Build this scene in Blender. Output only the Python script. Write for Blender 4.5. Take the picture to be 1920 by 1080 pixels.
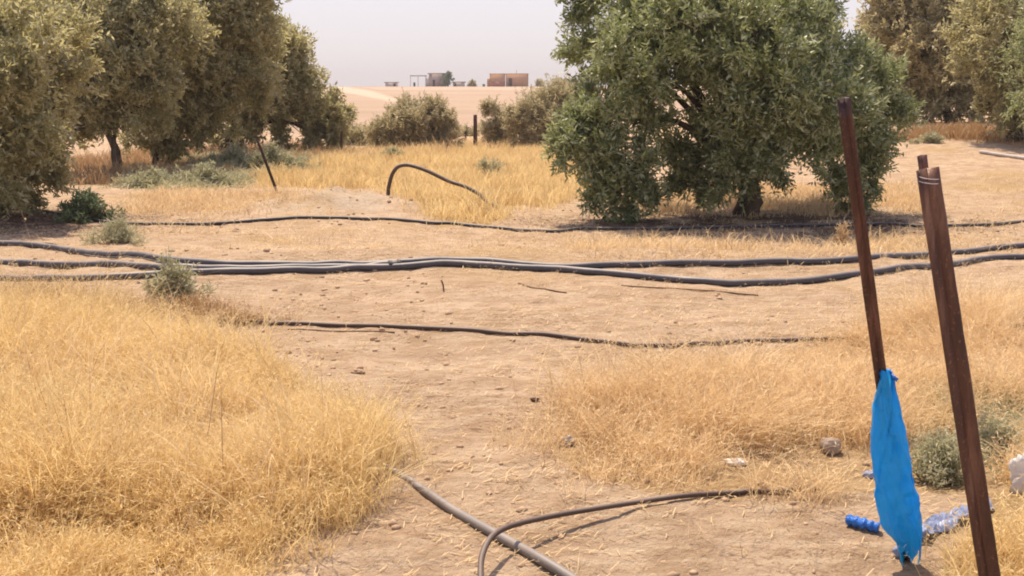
import bpy, math
import numpy as np
from math import radians, sin, cos
for o in list(bpy.data.objects): bpy.data.objects.remove(o)
S = bpy.context.scene
COL = S.collection
rng = np.random.default_rng(7)

# ---------------------------------------------------------------- camera
F = 2058.0; PITCH = math.atan(350/F); CAMZ = 1.6
cam = bpy.data.cameras.new('camera'); camo = bpy.data.objects.new('camera', cam); COL.objects.link(camo)
camo.location = (0, 0, CAMZ); camo.rotation_euler = (math.pi/2-PITCH, 0, 0)
cam.sensor_width = 36; cam.lens = 36*F/1920; cam.clip_end = 9000; cam.clip_start = 0.05
S.camera = camo
# ---------------------------------------------------------------- sky and sun
SUN_ELEV = 66.0
TRAVEL = np.array([0.34, -0.80, 0.0])          # horizontal direction in which shadows fall
TRAVEL /= np.linalg.norm(TRAVEL)
W = bpy.data.worlds.new('World'); S.world = W; W.use_nodes = True
nt = W.node_tree; bg = nt.nodes['Background']
sky = nt.nodes.new('ShaderNodeTexSky'); sky.sky_type = 'NISHITA'; sky.sun_disc = False
sky.sun_elevation = radians(SUN_ELEV); sky.sun_rotation = math.atan2(-TRAVEL[0], -TRAVEL[1])
sky.air_density = 1.0; sky.dust_density = 2.1; sky.ozone_density = 1.0; sky.altitude = 300
mx = nt.nodes.new('ShaderNodeMix'); mx.data_type = 'RGBA'; mx.blend_type = 'MULTIPLY'; mx.inputs[0].default_value = 1
mx.inputs[7].default_value = (1.0, 0.95, 1.08, 1)
nt.links.new(sky.outputs[0], mx.inputs[6]); 
hz2 = nt.nodes.new('ShaderNodeMix'); hz2.data_type = 'RGBA'; hz2.inputs[0].default_value = .68; hz2.inputs[7].default_value = (5.15, 4.85, 4.95, 1)   # dust-whitened sky
tc = nt.nodes.new('ShaderNodeTexCoord'); sx = nt.nodes.new('ShaderNodeSeparateXYZ'); mr = nt.nodes.new('ShaderNodeMapRange')
mr.inputs['From Min'].default_value = .03; mr.inputs['From Max'].default_value = .5; mr.inputs['To Min'].default_value = .78; mr.inputs['To Max'].default_value = .16
mr.interpolation_type = 'SMOOTHSTEP'
nt.links.new(tc.outputs['Generated'], sx.inputs[0]); nt.links.new(sx.outputs[2], mr.inputs['Value']); nt.links.new(mr.outputs[0], hz2.inputs[0])
nt.links.new(mx.outputs[2], hz2.inputs[6]); nt.links.new(hz2.outputs[2], bg.inputs[0])
bg.inputs[1].default_value = 0.13
sl = bpy.data.lights.new('sun', 'SUN'); sl.energy = 4.7; sl.angle = radians(0.55); sl.color = (1.0, 0.87, 0.68)
so = bpy.data.objects.new('sun', sl); COL.objects.link(so)
from mathutils import Vector
e = radians(SUN_ELEV)
so.rotation_euler = Vector((-TRAVEL[0]*cos(e), -TRAVEL[1]*cos(e), sin(e))).to_track_quat('Z', 'Y').to_euler()
S.view_settings.view_transform = 'Standard'; S.view_settings.look = 'None'
S.view_settings.gamma = 1; S.view_settings.exposure = 0.52
try: S.cycles.filter_width = 1.9
except Exception: pass

# ---------------------------------------------------------------- helpers
def tag(o, label=None, cat=None, group=None, kind=None):
    for k, v in (('label', label), ('category', cat), ('group', group), ('kind', kind)):
        if v: o[k] = v
    return o
def empty(name, loc, label, cat, group=None):
    o = bpy.data.objects.new(name, None); COL.objects.link(o); o.location = tuple(float(c) for c in loc)
    o.empty_display_size = 0.2
    return tag(o, label, cat, group)
def mesh(name, V, Fc, mat, parent=None, origin=None, attrs=None, smooth=False):
    """V (n,3) array in WORLD space, Fc (m,k) int array or list of arrays"""
    V = np.asarray(V, dtype=np.float64)
    if parent is not None: off = np.array(parent.location)
    elif origin is not None: off = np.array(origin, dtype=float)
    else: off = np.zeros(3)
    me = bpy.data.meshes.new(name)
    groups = Fc if isinstance(Fc, list) else [Fc]
    groups = [np.asarray(g, dtype=np.int32) for g in groups if len(g)]
    loops = np.concatenate([g.ravel() for g in groups])
    tot = np.concatenate([np.full(len(g), g.shape[1], dtype=np.int32) for g in groups])
    start = np.concatenate([[0], np.cumsum(tot)[:-1]]).astype(np.int32)
    me.vertices.add(len(V)); me.vertices.foreach_set('co', (V-off).astype(np.float32).ravel())
    me.loops.add(len(loops)); me.loops.foreach_set('vertex_index', loops)
    me.polygons.add(len(tot)); me.polygons.foreach_set('loop_start', start)
    try: me.polygons.foreach_set('loop_total', tot)
    except Exception: pass
    me.update(calc_edges=True)
    if smooth: me.polygons.foreach_set('use_smooth', np.ones(len(tot), dtype=bool))
    for k, a in (attrs or {}).items():
        at_ = me.attributes.new(k, 'FLOAT', 'POINT'); at_.data.foreach_set('value', np.asarray(a, dtype=np.float32))
    me.validate()
    me.materials.append(mat)
    o = bpy.data.objects.new(name, me); COL.objects.link(o)
    if parent is not None: o.parent = parent
    else: o.location = tuple(off)
    return o

def hash2(ix, iy, seed):
    n = (ix.astype(np.int64)*374761393 + iy.astype(np.int64)*668265263 + seed*2147483647) & 0xFFFFFFFF
    n = ((n ^ (n >> 13))*1274126177) & 0xFFFFFFFF
    return ((n ^ (n >> 16)) & 0xFFFFFF)/float(0xFFFFFF)
def vnoise(x, y, seed=0):
    x = np.asarray(x, float); y = np.asarray(y, float)
    ix = np.floor(x); iy = np.floor(y); fx = x-ix; fy = y-iy
    fx = fx*fx*(3-2*fx); fy = fy*fy*(3-2*fy)
    a = hash2(ix, iy, seed); b = hash2(ix+1, iy, seed); c = hash2(ix, iy+1, seed); d = hash2(ix+1, iy+1, seed)
    return (a*(1-fx)+b*fx)*(1-fy)+(c*(1-fx)+d*fx)*fy*1.0
def fbm(x, y, s=1.0, octv=4, seed=0):
    x = np.asarray(x, float)*s; y = np.asarray(y, float)*s; t = 0; a = .5; n = 0
    for i in range(octv):
        t = t+a*vnoise(x, y, seed+i*17); n += a; a *= .5; x = x*2.03+5.1; y = y*2.03+3.7
    return t/n-0.5
def sst(a, b, x): t = np.clip((x-a)/(b-a), 0, 1); return t*t*(3-2*t)

# terrain height
def height(x, y):
    x = np.asarray(x, float); y = np.asarray(y, float)
    h = 0.10*fbm(x, y, .45, 3, 3)*sst(2, 6, y)
    near = 1-sst(30, 60, y)
    h = h + near*(0.055*fbm(x, y, 2.2, 3, 9) + 0.020*fbm(x, y, 9, 3, 21) - 0.030*np.abs(fbm(x*.6, y*1.5, 3.5, 4, 31)))
    h = h + 0.27*np.exp(-((x+2.75)/1.15)**2-((y-16.6)/.75)**2)*(1+1.1*fbm(x, y, 2.6, 4, 5))      # spoil heap
    h = h + (0.13+.10*fbm(x, y, .8, 3, 51))*np.exp(-((y-10.7)/.9)**2)*sst(-5, -2.5, x)*(1-sst(2.5, 5, x))                 # bank under the pipes
    h = h + 0.07*fbm(x, y*1.8, .9, 3, 61)*(1-sst(14, 22, y)) - 0.08*np.exp(-((y-7.0+.1*x)/.7)**2)*(1-sst(1.5, 4, x))                                 # shallow rut
    h = h + sst(3.5, 11, x)*sst(16, 34, y)*0.95*(1-sst(50, 120, y))                               # rise on the right
    h = h + 4.85*sst(48, 275, y)**0.9*(1-.0*x) + sst(60, 260, y)*(0.8*fbm(x, y, .012, 3, 44))
    h = h - sst(285, 900, y)*9.0
    h = h - sst(90, 260, y)*1.4*sst(-32, -75, x) if False else h
    return h

CT, ST = cos(PITCH), sin(PITCH)
def ray(px, py):
    u = (px-960.0); v = (540.0-py)
    d = np.array([u, ST*v+CT*F, CT*v-ST*F]); return d/d[1]
def atd(px, py, Y):
    d = ray(px, py); return np.array([d[0]*Y, Y, CAMZ+d[2]*Y])
def gnd(px, py, lift=0.0):
    d = ray(px, py)
    Y = np.concatenate([np.linspace(1.2, 60, 6000), np.linspace(60.2, 600, 4000)])
    z = CAMZ+d[2]*Y; h = height(d[0]*Y, Y)+lift
    k = np.nonzero(z <= h)[0]
    y = Y[k[0]] if len(k) else 300.0
    return np.array([d[0]*y, y, float(height(d[0]*y, y))+lift])
def proj(P):
    x = P[..., 0]; y = P[..., 1]; z = P[..., 2]-CAMZ
    dep = y*CT-z*ST; up = y*ST+z*CT
    return 960+F*x/dep, 540-F*up/dep
def inpoly(px, py, poly):
    r = np.zeros(px.shape, bool); n = len(poly); j = n-1
    for i in range(n):
        xi, yi = poly[i]; xj, yj = poly[j]
        if yi != yj:
            c = ((yi > py) != (yj > py)) & (px < (xj-xi)*(py-yi)/(yj-yi)+xi); r ^= c
        j = i
    return r

# ---------------------------------------------------------------- materials
class NM:
    def __init__(s, name):
        s.m = bpy.data.materials.new(name); s.m.use_nodes = True; s.t = s.m.node_tree
        s.b = s.t.nodes['Principled BSDF']; s.out = s.t.nodes['Material Output']
        s.b.inputs['Specular IOR Level'].default_value = .25
    def n(s, ty, **kw):
        o = s.t.nodes.new(ty)
        for k, v in kw.items(): setattr(o, k, v)
        return o
    def l(s, a, b): s.t.links.new(a, b)
    def coord(s): return s.n('ShaderNodeTexCoord').outputs['Object']
    def noise(s, scale, detail=4, rough=.55, co=None, stretch=None):
        x = s.n('ShaderNodeTexNoise'); x.inputs['Scale'].default_value = scale; x.inputs['Detail'].default_value = detail
        x.inputs['Roughness'].default_value = rough
        c = co or s.coord()
        if stretch:
            mp = s.n('ShaderNodeMapping'); mp.inputs['Scale'].default_value = stretch; s.l(c, mp.inputs[0]); c = mp.outputs[0]
        s.l(c, x.inputs['Vector']); return x.outputs['Fac']
    def attr(s, name): return s.n('ShaderNodeAttribute', attribute_name=name).outputs['Fac']
    def ramp(s, fac, stops):
        r = s.n('ShaderNodeValToRGB'); el = r.color_ramp.elements
        while len(el) < len(stops): el.new(.5)
        for i, (p, c) in enumerate(stops): el[i].position = p; el[i].color = (*c, 1)
        s.l(fac, r.inputs[0]); return r.outputs[0]
    def mix(s, fac, a, b, mode='MIX'):
        x = s.n('ShaderNodeMix', data_type='RGBA', blend_type=mode)
        for sock, v in ((x.inputs[0], fac), (x.inputs[6], a), (x.inputs[7], b)):
            if isinstance(v, (int, float)): sock.default_value = v
            elif isinstance(v, tuple): sock.default_value = (*v, 1)
            else: s.l(v, sock)
        return x.outputs[2]
    def math(s, op, a, b=0.0):
        x = s.n('ShaderNodeMath', operation=op)
        for sock, v in ((x.inputs[0], a), (x.inputs[1], b)):
            if isinstance(v, (int, float)): sock.default_value = v
            else: s.l(v, sock)
        return x.outputs[0]
    def bump(s, h, dist=.01, strength=1):
        x = s.n('ShaderNodeBump'); x.inputs['Distance'].default_value = dist; x.inputs['Strength'].default_value = strength
        s.l(h, x.inputs['Height']); s.l(x.outputs[0], s.b.inputs['Normal'])
    def base(s, c):
        if isinstance(c, tuple): s.b.inputs['Base Color'].default_value = (*c, 1)
        else: s.l(c, s.b.inputs['Base Color'])
        return s
    def rough(s, r, spec=None):
        s.b.inputs['Roughness'].default_value = r
        if spec is not None: s.b.inputs['Specular IOR Level'].default_value = spec
        return s

def soil_mat():
    m = NM('dry_soil'); co = m.coord()
    big = m.noise(.55, 4, .6, co); mid = m.noise(4, 6, .65, co); fine = m.noise(38, 5, .7, co)
    stre = m.noise(7, 5, .65, co, (.5, 2.2, 1))
    c = m.ramp(big, [(.3, (.45, .31, .20)), (.5, (.54, .385, .255)), (.7, (.60, .44, .30))])
    c = m.mix(m.ramp(mid, [(.42, (0, 0, 0)), (.58, (1, 1, 1))]), c, (.43, .29, .175))
    c = m.mix(m.ramp(stre, [(.50, (0, 0, 0)), (.60, (.75,)*3)]), c, (.60, .45, .30))
    c = m.mix(m.ramp(m.noise(1.7, 5, .65, co, (.7, 1.6, 1)), [(.36, (.6,)*3), (.48, (0, 0, 0))]), c, (.42, .285, .185))
    pt = m.ramp(m.noise(.9, 4, .6, co, (1, 1.3, 1)), [(.44, (.12,)*3), (.60, (1, 1, 1))])
    c = m.mix(m.math('MULTIPLY', pt, m.ramp(fine, [(.38, (.9, .9, .9)), (.47, (0, 0, 0))])), c, (.25, .145, .08))
    c = m.mix(m.math('MULTIPLY', pt, m.ramp(m.noise(13, 6, .75, co, (.6, 1.6, 1)), [(.37, (.95, .95, .95)), (.44, (0, 0, 0))])), c, (.27, .165, .095))
    straw = m.ramp(m.noise(24, 4, .7, co, (1, 1.6, 1)), [(.3, (.30, .175, .07)), (.55, (.46, .30, .13)), (.75, (.54, .39, .19))])
    c = m.mix(m.attr('veg'), c, straw)
    c = m.mix(m.attr('far'), c, m.ramp(m.noise(.03, 5, .6, co, (1, 3, 1)), [(.3, (.36, .25, .17)), (.7, (.43, .305, .215))]))
    c = m.mix(m.math('MULTIPLY', m.attr('track'), m.ramp(mid, [(.35, (.45,)*3), (.6, (1, 1, 1))])), c, (.58, .46, .34))
    m.base(c); m.rough(.95, .1)
    hh = m.math('ADD', m.math('MULTIPLY', mid, .8), m.math('MULTIPLY', m.noise(60, 5, .75, co), .45))
    hh = m.math('ADD', hh, m.math('MULTIPLY', m.noise(16, 4, .7, co), .6))
    m.bump(hh, .05, 1.0)
    return m.m
def leaf_mat(name, top, top2, under, tr=.25, rough=.45):
    m = NM(name); t = m.attr('tint')
    c = m.ramp(t, [(0, (.27, .15, .07)), (.07, top), (1, top2)]) if 'grass' in name else m.mix(t, top, top2)
    geo = m.n('ShaderNodeNewGeometry')
    c = m.mix(m.math('MULTIPLY', geo.outputs['Backfacing'], .8), c, under)
    m.base(c); m.rough(rough, .4)
    ts = m.n('ShaderNodeBsdfTranslucent'); m.l(m.mix(.5, c, top2), ts.inputs[0])
    ms = m.n('ShaderNodeMixShader'); ms.inputs[0].default_value = tr
    m.l(m.b.outputs[0], ms.inputs[1]); m.l(ts.outputs[0], ms.inputs[2]); m.l(ms.outputs[0], m.out.inputs[0])
    return m.m
def bark_mat():
    m = NM('olive_bark'); co = m.coord(); n = m.noise(9, 5, .65, co, (1, 1, .3))
    m.base(m.ramp(n, [(.3, (.05, .035, .025)), (.7, (.17, .125, .09))])); m.rough(.9, .1); m.bump(n, .03); return m.m
def rust_mat(name, a, b, c_):
    m = NM(name); co = m.coord(); n = m.noise(14, 5, .65, co, (1, 1, .12)); k = m.noise(70, 4, .7, co)
    c = m.ramp(n, [(.3, a), (.5, b), (.72, c_)]); c = m.mix(m.ramp(k, [(.58, (0, 0, 0)), (.7, (.7, .7, .7))]), c, (.30, .13, .06))
    m.base(c); m.rough(.42, .5); m.b.inputs['Metallic'].default_value = .15; m.bump(k, .0015); return m.m
def pipe_mat(name, a, b, dust=.4, rough=.6):
    m = NM(name); co = m.coord(); n = m.noise(3, 4, .6, co); k = m.noise(40, 4, .7, co)
    c = m.mix(n, a, b); geo = m.n('ShaderNodeNewGeometry'); sp = m.n('ShaderNodeSeparateXYZ'); m.l(geo.outputs['Normal'], sp.inputs[0])
    d = m.ramp(m.math('MULTIPLY', sp.outputs[2], n), [(.15, (0, 0, 0)), (.55, (dust,)*3)])
    c = m.mix(d, c, (.50, .40, .31)); m.base(c); m.rough(rough, .5); m.bump(k, .001); return m.m
def plain(name, a, b, scale=8, rough=.8, spec=.2, bump=.004):
    m = NM(name); n = m.noise(scale, 5, .6); m.base(m.ramp(n, [(.3, a), (.7, b)])); m.rough(rough, spec); m.bump(n, bump); return m.m

M_soil = soil_mat()
M_leafA = leaf_mat('olive_leaf_green', (.10, .125, .035), (.37, .40, .155), (.47, .48, .30), .36)
M_leafB = leaf_mat('olive_leaf_dusty', (.27, .235, .095), (.50, .45, .20), (.56, .52, .34), .52)
M_leafC = leaf_mat('olive_leaf_brown', (.30, .25, .115), (.52, .445, .22), (.56, .50, .33), .52)
M_leafD = leaf_mat('bush_leaf_grey', (.40, .33, .17), (.54, .46, .26), (.54, .48, .33), .5)
M_sage = leaf_mat('weed_leaf_sage', (.33, .32, .17), (.50, .47, .28), (.52, .49, .33), .35, .8)
M_dark = leaf_mat('weed_leaf_dark', (.08, .11, .05), (.16, .20, .09), (.22, .25, .14), .3, .6)
M_bark = bark_mat()
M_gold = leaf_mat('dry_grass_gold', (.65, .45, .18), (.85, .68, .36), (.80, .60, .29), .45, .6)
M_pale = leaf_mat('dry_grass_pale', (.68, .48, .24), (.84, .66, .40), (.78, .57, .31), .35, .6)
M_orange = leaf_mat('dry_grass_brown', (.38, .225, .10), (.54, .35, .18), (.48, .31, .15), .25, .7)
M_rust = rust_mat('rusty_steel', (.040, .016, .010), (.105, .040, .022), (.30, .15, .09))
M_rust2 = rust_mat('dark_painted_steel', (.042, .016, .012), (.085, .032, .022), (.24, .11, .08))
M_rustd = plain('weathered_dark_post', (.035, .022, .016), (.08, .05, .035), 20)
M_blackp = pipe_mat('black_poly_pipe', (.02, .019, .022), (.045, .042, .048), .35)
M_greyp = pipe_mat('dusty_black_pipe', (.035, .034, .042), (.10, .095, .11), .42, .55)
M_brownp = pipe_mat('brown_thin_hose', (.055, .03, .022), (.11, .065, .045), .25)
M_grey2 = pipe_mat('faded_grey_pipe', (.13, .11, .10), (.22, .19, .17), .25, .55)

# ---------------------------------------------------------------- masks (root regions of vegetation, as seen on the ground)
G_LEFT = [(-500, 620), (0, 626), (250, 632), (370, 650), (440, 705), (550, 750), (665, 795), (735, 850), (690, 900), (650, 960), (540, 1000), (470, 1060), (430, 1130), (400, 1500), (-900, 1500)]
G_RIGHT = [(1040, 850), (1070, 780), (1200, 735), (1380, 715), (1480, 670), (1640, 620), (1800, 600), (1960, 590), (2200, 590), (2200, 960), (1850, 930), (1650, 930), (1500, 925), (1380, 940), (1200, 915), (1090, 885)]
G_BACK = [(500, 330), (560, 300), (640, 292), (800, 280), (900, 275), (1080, 272), (1150, 330), (1130, 372), (1000, 385), (950, 395), (930, 418), (840, 424), (790, 395), (760, 372), (700, 350), (600, 352), (480, 350)]
G_CORNER = [(1840, 960), (1920, 900), (2200, 880), (2300, 1500), (1900, 1500), (1800, 1060)]

# ---------------------------------------------------------------- ground
def build_ground():
    ys = np.concatenate([np.linspace(-8, 1.4, 12), np.geomspace(1.6, 60, 560), np.geomspace(61, 330, 110), np.geomspace(345, 4500, 26)])
    nx = 620
    u = np.linspace(-1, 1, nx); u = np.sign(u)*np.abs(u)**1.25
    Wd = np.where(ys < 60, .72*np.abs(ys)+3.6, .72*60+3.6+(ys-60)*1.5)
    Y = np.repeat(ys[:, None], nx, 1); X = u[None, :]*Wd[:, None]
    Z = height(X, Y)
    V = np.stack([X, Y, Z], -1).reshape(-1, 3)
    i = np.arange(len(ys)-1)[:, None]*nx+np.arange(nx-1)[None, :]; i = i.ravel()
    Fc = np.stack([i, i+1, i+nx+1, i+nx], 1)
    px, py = proj(V)
    jx = 60*fbm(V[:, 0], V[:, 1], 1.8, 4, 60); jy = 30*fbm(V[:, 0], V[:, 1], 1.8, 4, 70)
    ok = V[:, 1] > 1.5
    veg = np.zeros(len(V))
    for g, a in ((G_LEFT, .95), (G_RIGHT, .6), (G_BACK, .9), (G_CORNER, .9)):
        veg = np.maximum(veg, a*inpoly(px+jx, py+jy, g))
    n2 = fbm(V[:, 0], V[:, 1], .7, 4, 80)
    veg = np.maximum(veg, sst(.05, .2, n2)*.5*sst(8, 12, V[:, 1]))
    veg = veg*ok*(1-sst(45, 70, V[:, 1]))
    vg = veg.reshape(len(ys), nx)
    for _ in range(2): vg[1:-1, 1:-1] = (vg[1:-1, 1:-1]*2+vg[:-2, 1:-1]+vg[2:, 1:-1]+vg[1:-1, :-2]+vg[1:-1, 2:])/6
    far = sst(48, 62, V[:, 1])
    # pale track over the hill
    sel = V[:, 1] > 60
    tr = np.zeros(len(V))
    heap = np.exp(-((V[:, 0]+2.7)/1.45)**4-((V[:, 1]-16.3)/.9)**4)*sst(-.12, .12, fbm(V[:, 0], V[:, 1], 2.5, 4, 402))*.8
    tr = np.maximum(tr, .8*inpoly(px, py, [(600, 163), (650, 163), (700, 171), (748, 187), (735, 191), (690, 181), (640, 172), (600, 168)]))
    tr = np.maximum(tr, .35*inpoly(px, py, [(680, 164), (1100, 164), (1100, 168), (720, 169)]))
    tg = tr.reshape(len(ys), nx); tg[1:-1, 1:-1] = (tg[1:-1, 1:-1]*2+tg[:-2, 1:-1]+tg[2:, 1:-1]+tg[1:-1, :-2]+tg[1:-1, 2:])/6; tr = tg.ravel()
    o = mesh('ground', V, Fc, M_soil, attrs={'veg': vg.ravel(), 'far': far, 'track': np.maximum(tr*sel, heap)}, smooth=True)
    tag(o, 'dry tan soil with ruts, clods and straw, rising to a bare hill', kind='structure')
build_ground()

# ---------------------------------------------------------------- tubes, boxes
def catmull(P, n=10):
    P = np.asarray(P, float); P = np.vstack([2*P[0]-P[1], P, 2*P[-1]-P[-2]]); out = []
    for i in range(1, len(P)-2):
        t = np.linspace(0, 1, n, endpoint=False)[:, None]
        a, b, c, d = P[i-1], P[i], P[i+1], P[i+2]
        out.append(.5*((2*b)+(-a+c)*t+(2*a-5*b+4*c-d)*t**2+(-a+3*b-3*c+d)*t**3))
    out.append(P[-2][None]); return np.vstack(out)
def tube(P, R, k=8, cap=True, rough=0.0, seed=0):
    P = np.asarray(P, float); n = len(P); R = np.broadcast_to(np.asarray(R, float), (n,))
    T = np.gradient(P, axis=0); T /= np.linalg.norm(T, axis=1)[:, None]+1e-9
    ref = np.array([0, 0, 1.0]) if abs(T[0][2]) < .9 else np.array([0, 1.0, 0])
    N = np.zeros_like(P); v = np.cross(T[0], ref); v /= np.linalg.norm(v); N[0] = v
    for i in range(1, n):
        v = N[i-1]-T[i]*np.dot(N[i-1], T[i]); N[i] = v/(np.linalg.norm(v)+1e-9)
    B = np.cross(T, N); a = np.linspace(0, 2*np.pi, k, endpoint=False)
    rr = R[:, None]*np.ones(k)[None]
    if rough: rr = rr*(1+rough*(np.random.default_rng(seed).random((n, k))-.5)*2)
    V = P[:, None, :]+rr[..., None]*(np.cos(a)[None, :, None]*N[:, None, :]+np.sin(a)[None, :, None]*B[:, None, :])
    V = V.reshape(-1, 3); F4 = []
    i = (np.arange(n-1)[:, None]*k+np.arange(k)[None]); j = (np.arange(n-1)[:, None]*k+((np.arange(k)+1) % k)[None])
    F4 = np.stack([i, j, j+k, i+k], -1).reshape(-1, 4)
    F3 = np.zeros((0, 3), int)
    if cap:
        V = np.vstack([V, P[0], P[-1]]); a = np.arange(k); b = (a+1) % k
        F3 = np.vstack([np.stack([np.full(k, n*k), b, a], 1), np.stack([np.full(k, n*k+1), (n-1)*k+a, (n-1)*k+b], 1)])
    return V, F4, F3
class Join:
    def __init__(s): s.V = []; s.q = []; s.t = []; s.n = 0
    def add(s, V, q=None, t=None):
        s.V.append(np.asarray(V, float))
        if q is not None and len(q): s.q.append(np.asarray(q)+s.n)
        if t is not None and len(t): s.t.append(np.asarray(t)+s.n)
        s.n += len(V); return s
    def tube(s, *a, **k): return s.add(*tube(*a, **k))
    def box(s, c, h, rz=0):
        c = np.array(c, float); h = np.array(h, float)
        K = np.array([[x, y, z] for x in (-1, 1) for y in (-1, 1) for z in (-1, 1)], float)*h
        K = np.stack([K[:, 0]*cos(rz)-K[:, 1]*sin(rz), K[:, 0]*sin(rz)+K[:, 1]*cos(rz), K[:, 2]], 1)+c
        return s.add(K, [[0, 1, 3, 2], [4, 6, 7, 5], [0, 4, 5, 1], [2, 3, 7, 6], [0, 2, 6, 4], [1, 5, 7, 3]])
    def build(s, name, mat, parent=None, **kw):
        g = []
        if s.q: g.append(np.vstack(s.q))
        if s.t: g.append(np.vstack(s.t))
        return mesh(name, np.vstack(s.V), g, mat, parent, **kw)

# ---------------------------------------------------------------- leaves
def leafy(P, D, n_leaf, L, Wd, r, droop=0.0, tintb=None, tw=0.25):
    """twigs at P with direction D: n_leaf pairs each; returns quads + tint"""
    n = len(P); N = n*n_leaf
    t = np.tile((np.arange(n_leaf)+.5)/n_leaf, n)+r.normal(0, .04, N)
    base = np.repeat(P, n_leaf, 0); d = np.repeat(D, n_leaf, 0)
    tl = np.repeat(tw*r.uniform(.6, 1.3, n), n_leaf)
    base = base+d*(t*tl)[:, None]; base[:, 2] -= droop*(t**2)*tl
    rd = r.normal(size=(N, 3)); rd /= np.linalg.norm(rd, axis=1)[:, None]
    ld = d*.55+rd*.75; ld /= np.linalg.norm(ld, axis=1)[:, None]
    sd = np.cross(ld, r.normal(size=(N, 3))); sd /= np.linalg.norm(sd, axis=1)[:, None]+1e-9
    l = (L*r.uniform(.65, 1.25, N))[:, None]; w = (Wd*r.uniform(.7, 1.3, N))[:, None]
    V = np.stack([base, base+ld*l*.45+sd*w*.5, base+ld*l, base+ld*l*.45-sd*w*.5], 1).reshape(-1, 3)
    q = np.arange(4*N).reshape(-1, 4)
    tb = np.repeat(tintb if tintb is not None else np.full(n, .5), n_leaf)
    ti = np.repeat(np.clip(tb+r.normal(0, .27, N), 0, 1), 4)
    return V, q, ti

def ground_z(p): return float(height(p[0], p[1]))

def tree(name, label, cat, group, basepx, D, blobs, mat, leaf=(.07, .017), clumps=26, twigs=46, nl=12, seed=1,
         trunks=None, trunk_r=.16, sprays=60, floor=None, spread=.26, cull=True, twl=.25):
    """blobs: (px, py, rpx, depth offset in m[, flatten z])"""
    r = np.random.default_rng(seed)
    bp = atd(basepx[0], basepx[1], D); base = np.array([bp[0], D, ground_z(bp)])
    root = empty(name, base, label, cat, group)
    C = []; R = []
    for b in blobs:
        Y = D+b[3]; c = atd(b[0], b[1], Y); C.append(c); R.append(b[2]*Y/F)
    C = np.array(C); R = np.array(R)
    Ps = []; Ds = []; Ts = []
    for i in range(len(C)):
        k = max(6, int(clumps*(R[i]/.8)**2*1.15)) if R[i] > .3 else 7
        dr = r.normal(size=(k, 3)); dr[:, 2] = dr[:, 2]*.9+.12; dr /= np.linalg.norm(dr, axis=1)[:, None]
        cc = C[i]+dr*R[i]*r.uniform(.5, 1.12, k)[:, None]
        tb = np.clip(r.normal(.42, .22, k), 0, 1)
        m = twigs
        sig = R[i]*spread*r.uniform(.45, 1.2, k)
        off = r.normal(size=(k, m, 3))*sig[:, None, None]*.62
        P = cc[:, None, :]+off
        d = (P-C[i])/R[i]*.8+r.normal(size=(k, m, 3))*.5+np.array([0, 0, .25])
        low = sst(.1, -.7, (P[..., 2]-C[i][2])/R[i]) if False else np.clip(-(P[..., 2]-C[i][2])/R[i], 0, 1)
        d[..., 2] -= .9*low
        d /= np.linalg.norm(d, axis=-1)[..., None]
        Ps.append(P.reshape(-1, 3)); Ds.append(d.reshape(-1, 3)); Ts.append(np.repeat(tb, m))
        # long shoots
        ns = int(sprays*(R[i]/.8)**2)
        if ns:
            sd = r.normal(size=(ns, 3)); sd[:, 2] = np.abs(sd[:, 2])*.8+.15; sd /= np.linalg.norm(sd, axis=1)[:, None]
            st = C[i]+sd*R[i]*.9
            up = sd*.6+np.array([0, 0, .8])+r.normal(size=(ns, 3))*.2; up /= np.linalg.norm(up, axis=1)[:, None]
            ln = r.uniform(.1, .42, ns)*min(1, R[i]/.6)
            for s_ in np.linspace(0, 1, 3):
                Ps.append(st+up*(ln*s_)[:, None]); Ds.append(up+r.normal(size=(ns, 3))*.1); Ts.append(np.clip(r.normal(.6, .2, ns), 0, 1))
    P = np.vstack(Ps); Dd = np.vstack(Ds); T = np.concatenate(Ts)
    if floor is not None:
        k = P[:, 2] > height(P[:, 0], P[:, 1])+floor; P, Dd, T = P[k], Dd[k], T[k]
    V, q, ti = leafy(P, Dd, nl, leaf[0], leaf[1], r, tintb=T, tw=twl)
    if len(V) == 0: return root
    # trunk and limbs
    J = Join()
    tr = trunks or [((basepx[0], basepx[1]), 0.0, trunk_r)]
    forks = []
    for (tpx, dy, rad) in tr:
        b = atd(tpx[0], tpx[1], D+dy); b[2] = ground_z(b)-.08
        mid = C.mean(0); topz = b[2]+max(.55, (mid[2]-b[2])*.55)
        f = np.array([b[0]+(mid[0]-b[0])*.35+r.normal(0, .08), b[1]+r.normal(0, .1), topz])
        m1 = b*.6+f*.4+np.array([r.normal(0, .07), 0, 0])
        Q = catmull([b, m1, f], 6); J.tube(Q, np.linspace(rad*1.35, rad*.75, len(Q)), 9, rough=.16, seed=seed)
        forks.append(f)
    order = np.argsort(-R)
    for n_, i in enumerate(order[:22]):
        f = min(forks, key=lambda g: np.linalg.norm(g-C[i]))
        c = C[i]+r.normal(0, .1, 3)*R[i]
        m_ = f*.5+c*.5+np.array([0, 0, .12*np.linalg.norm(c-f)])
        Q = catmull([f-np.array([0, 0, .05]), m_, c], 7)
        J.tube(Q, np.linspace(trunk_r*.55, .012, len(Q)), 6, rough=.12, seed=seed+n_)
        for _ in range(5):
            dd = r.normal(size=3); dd /= np.linalg.norm(dd); tip = c+dd*R[i]*.85; s0 = Q[r.integers(8, len(Q)-1)]
            J.tube(catmull([s0, s0*.5+tip*.5+np.array([0, 0, .05]), tip], 4), np.linspace(.018, .004, 9), 4)
    J.build('trunk', M_bark, root, smooth=True)
    mesh('crown', V, q, mat, root, attrs={'tint': ti})
    return root

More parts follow.
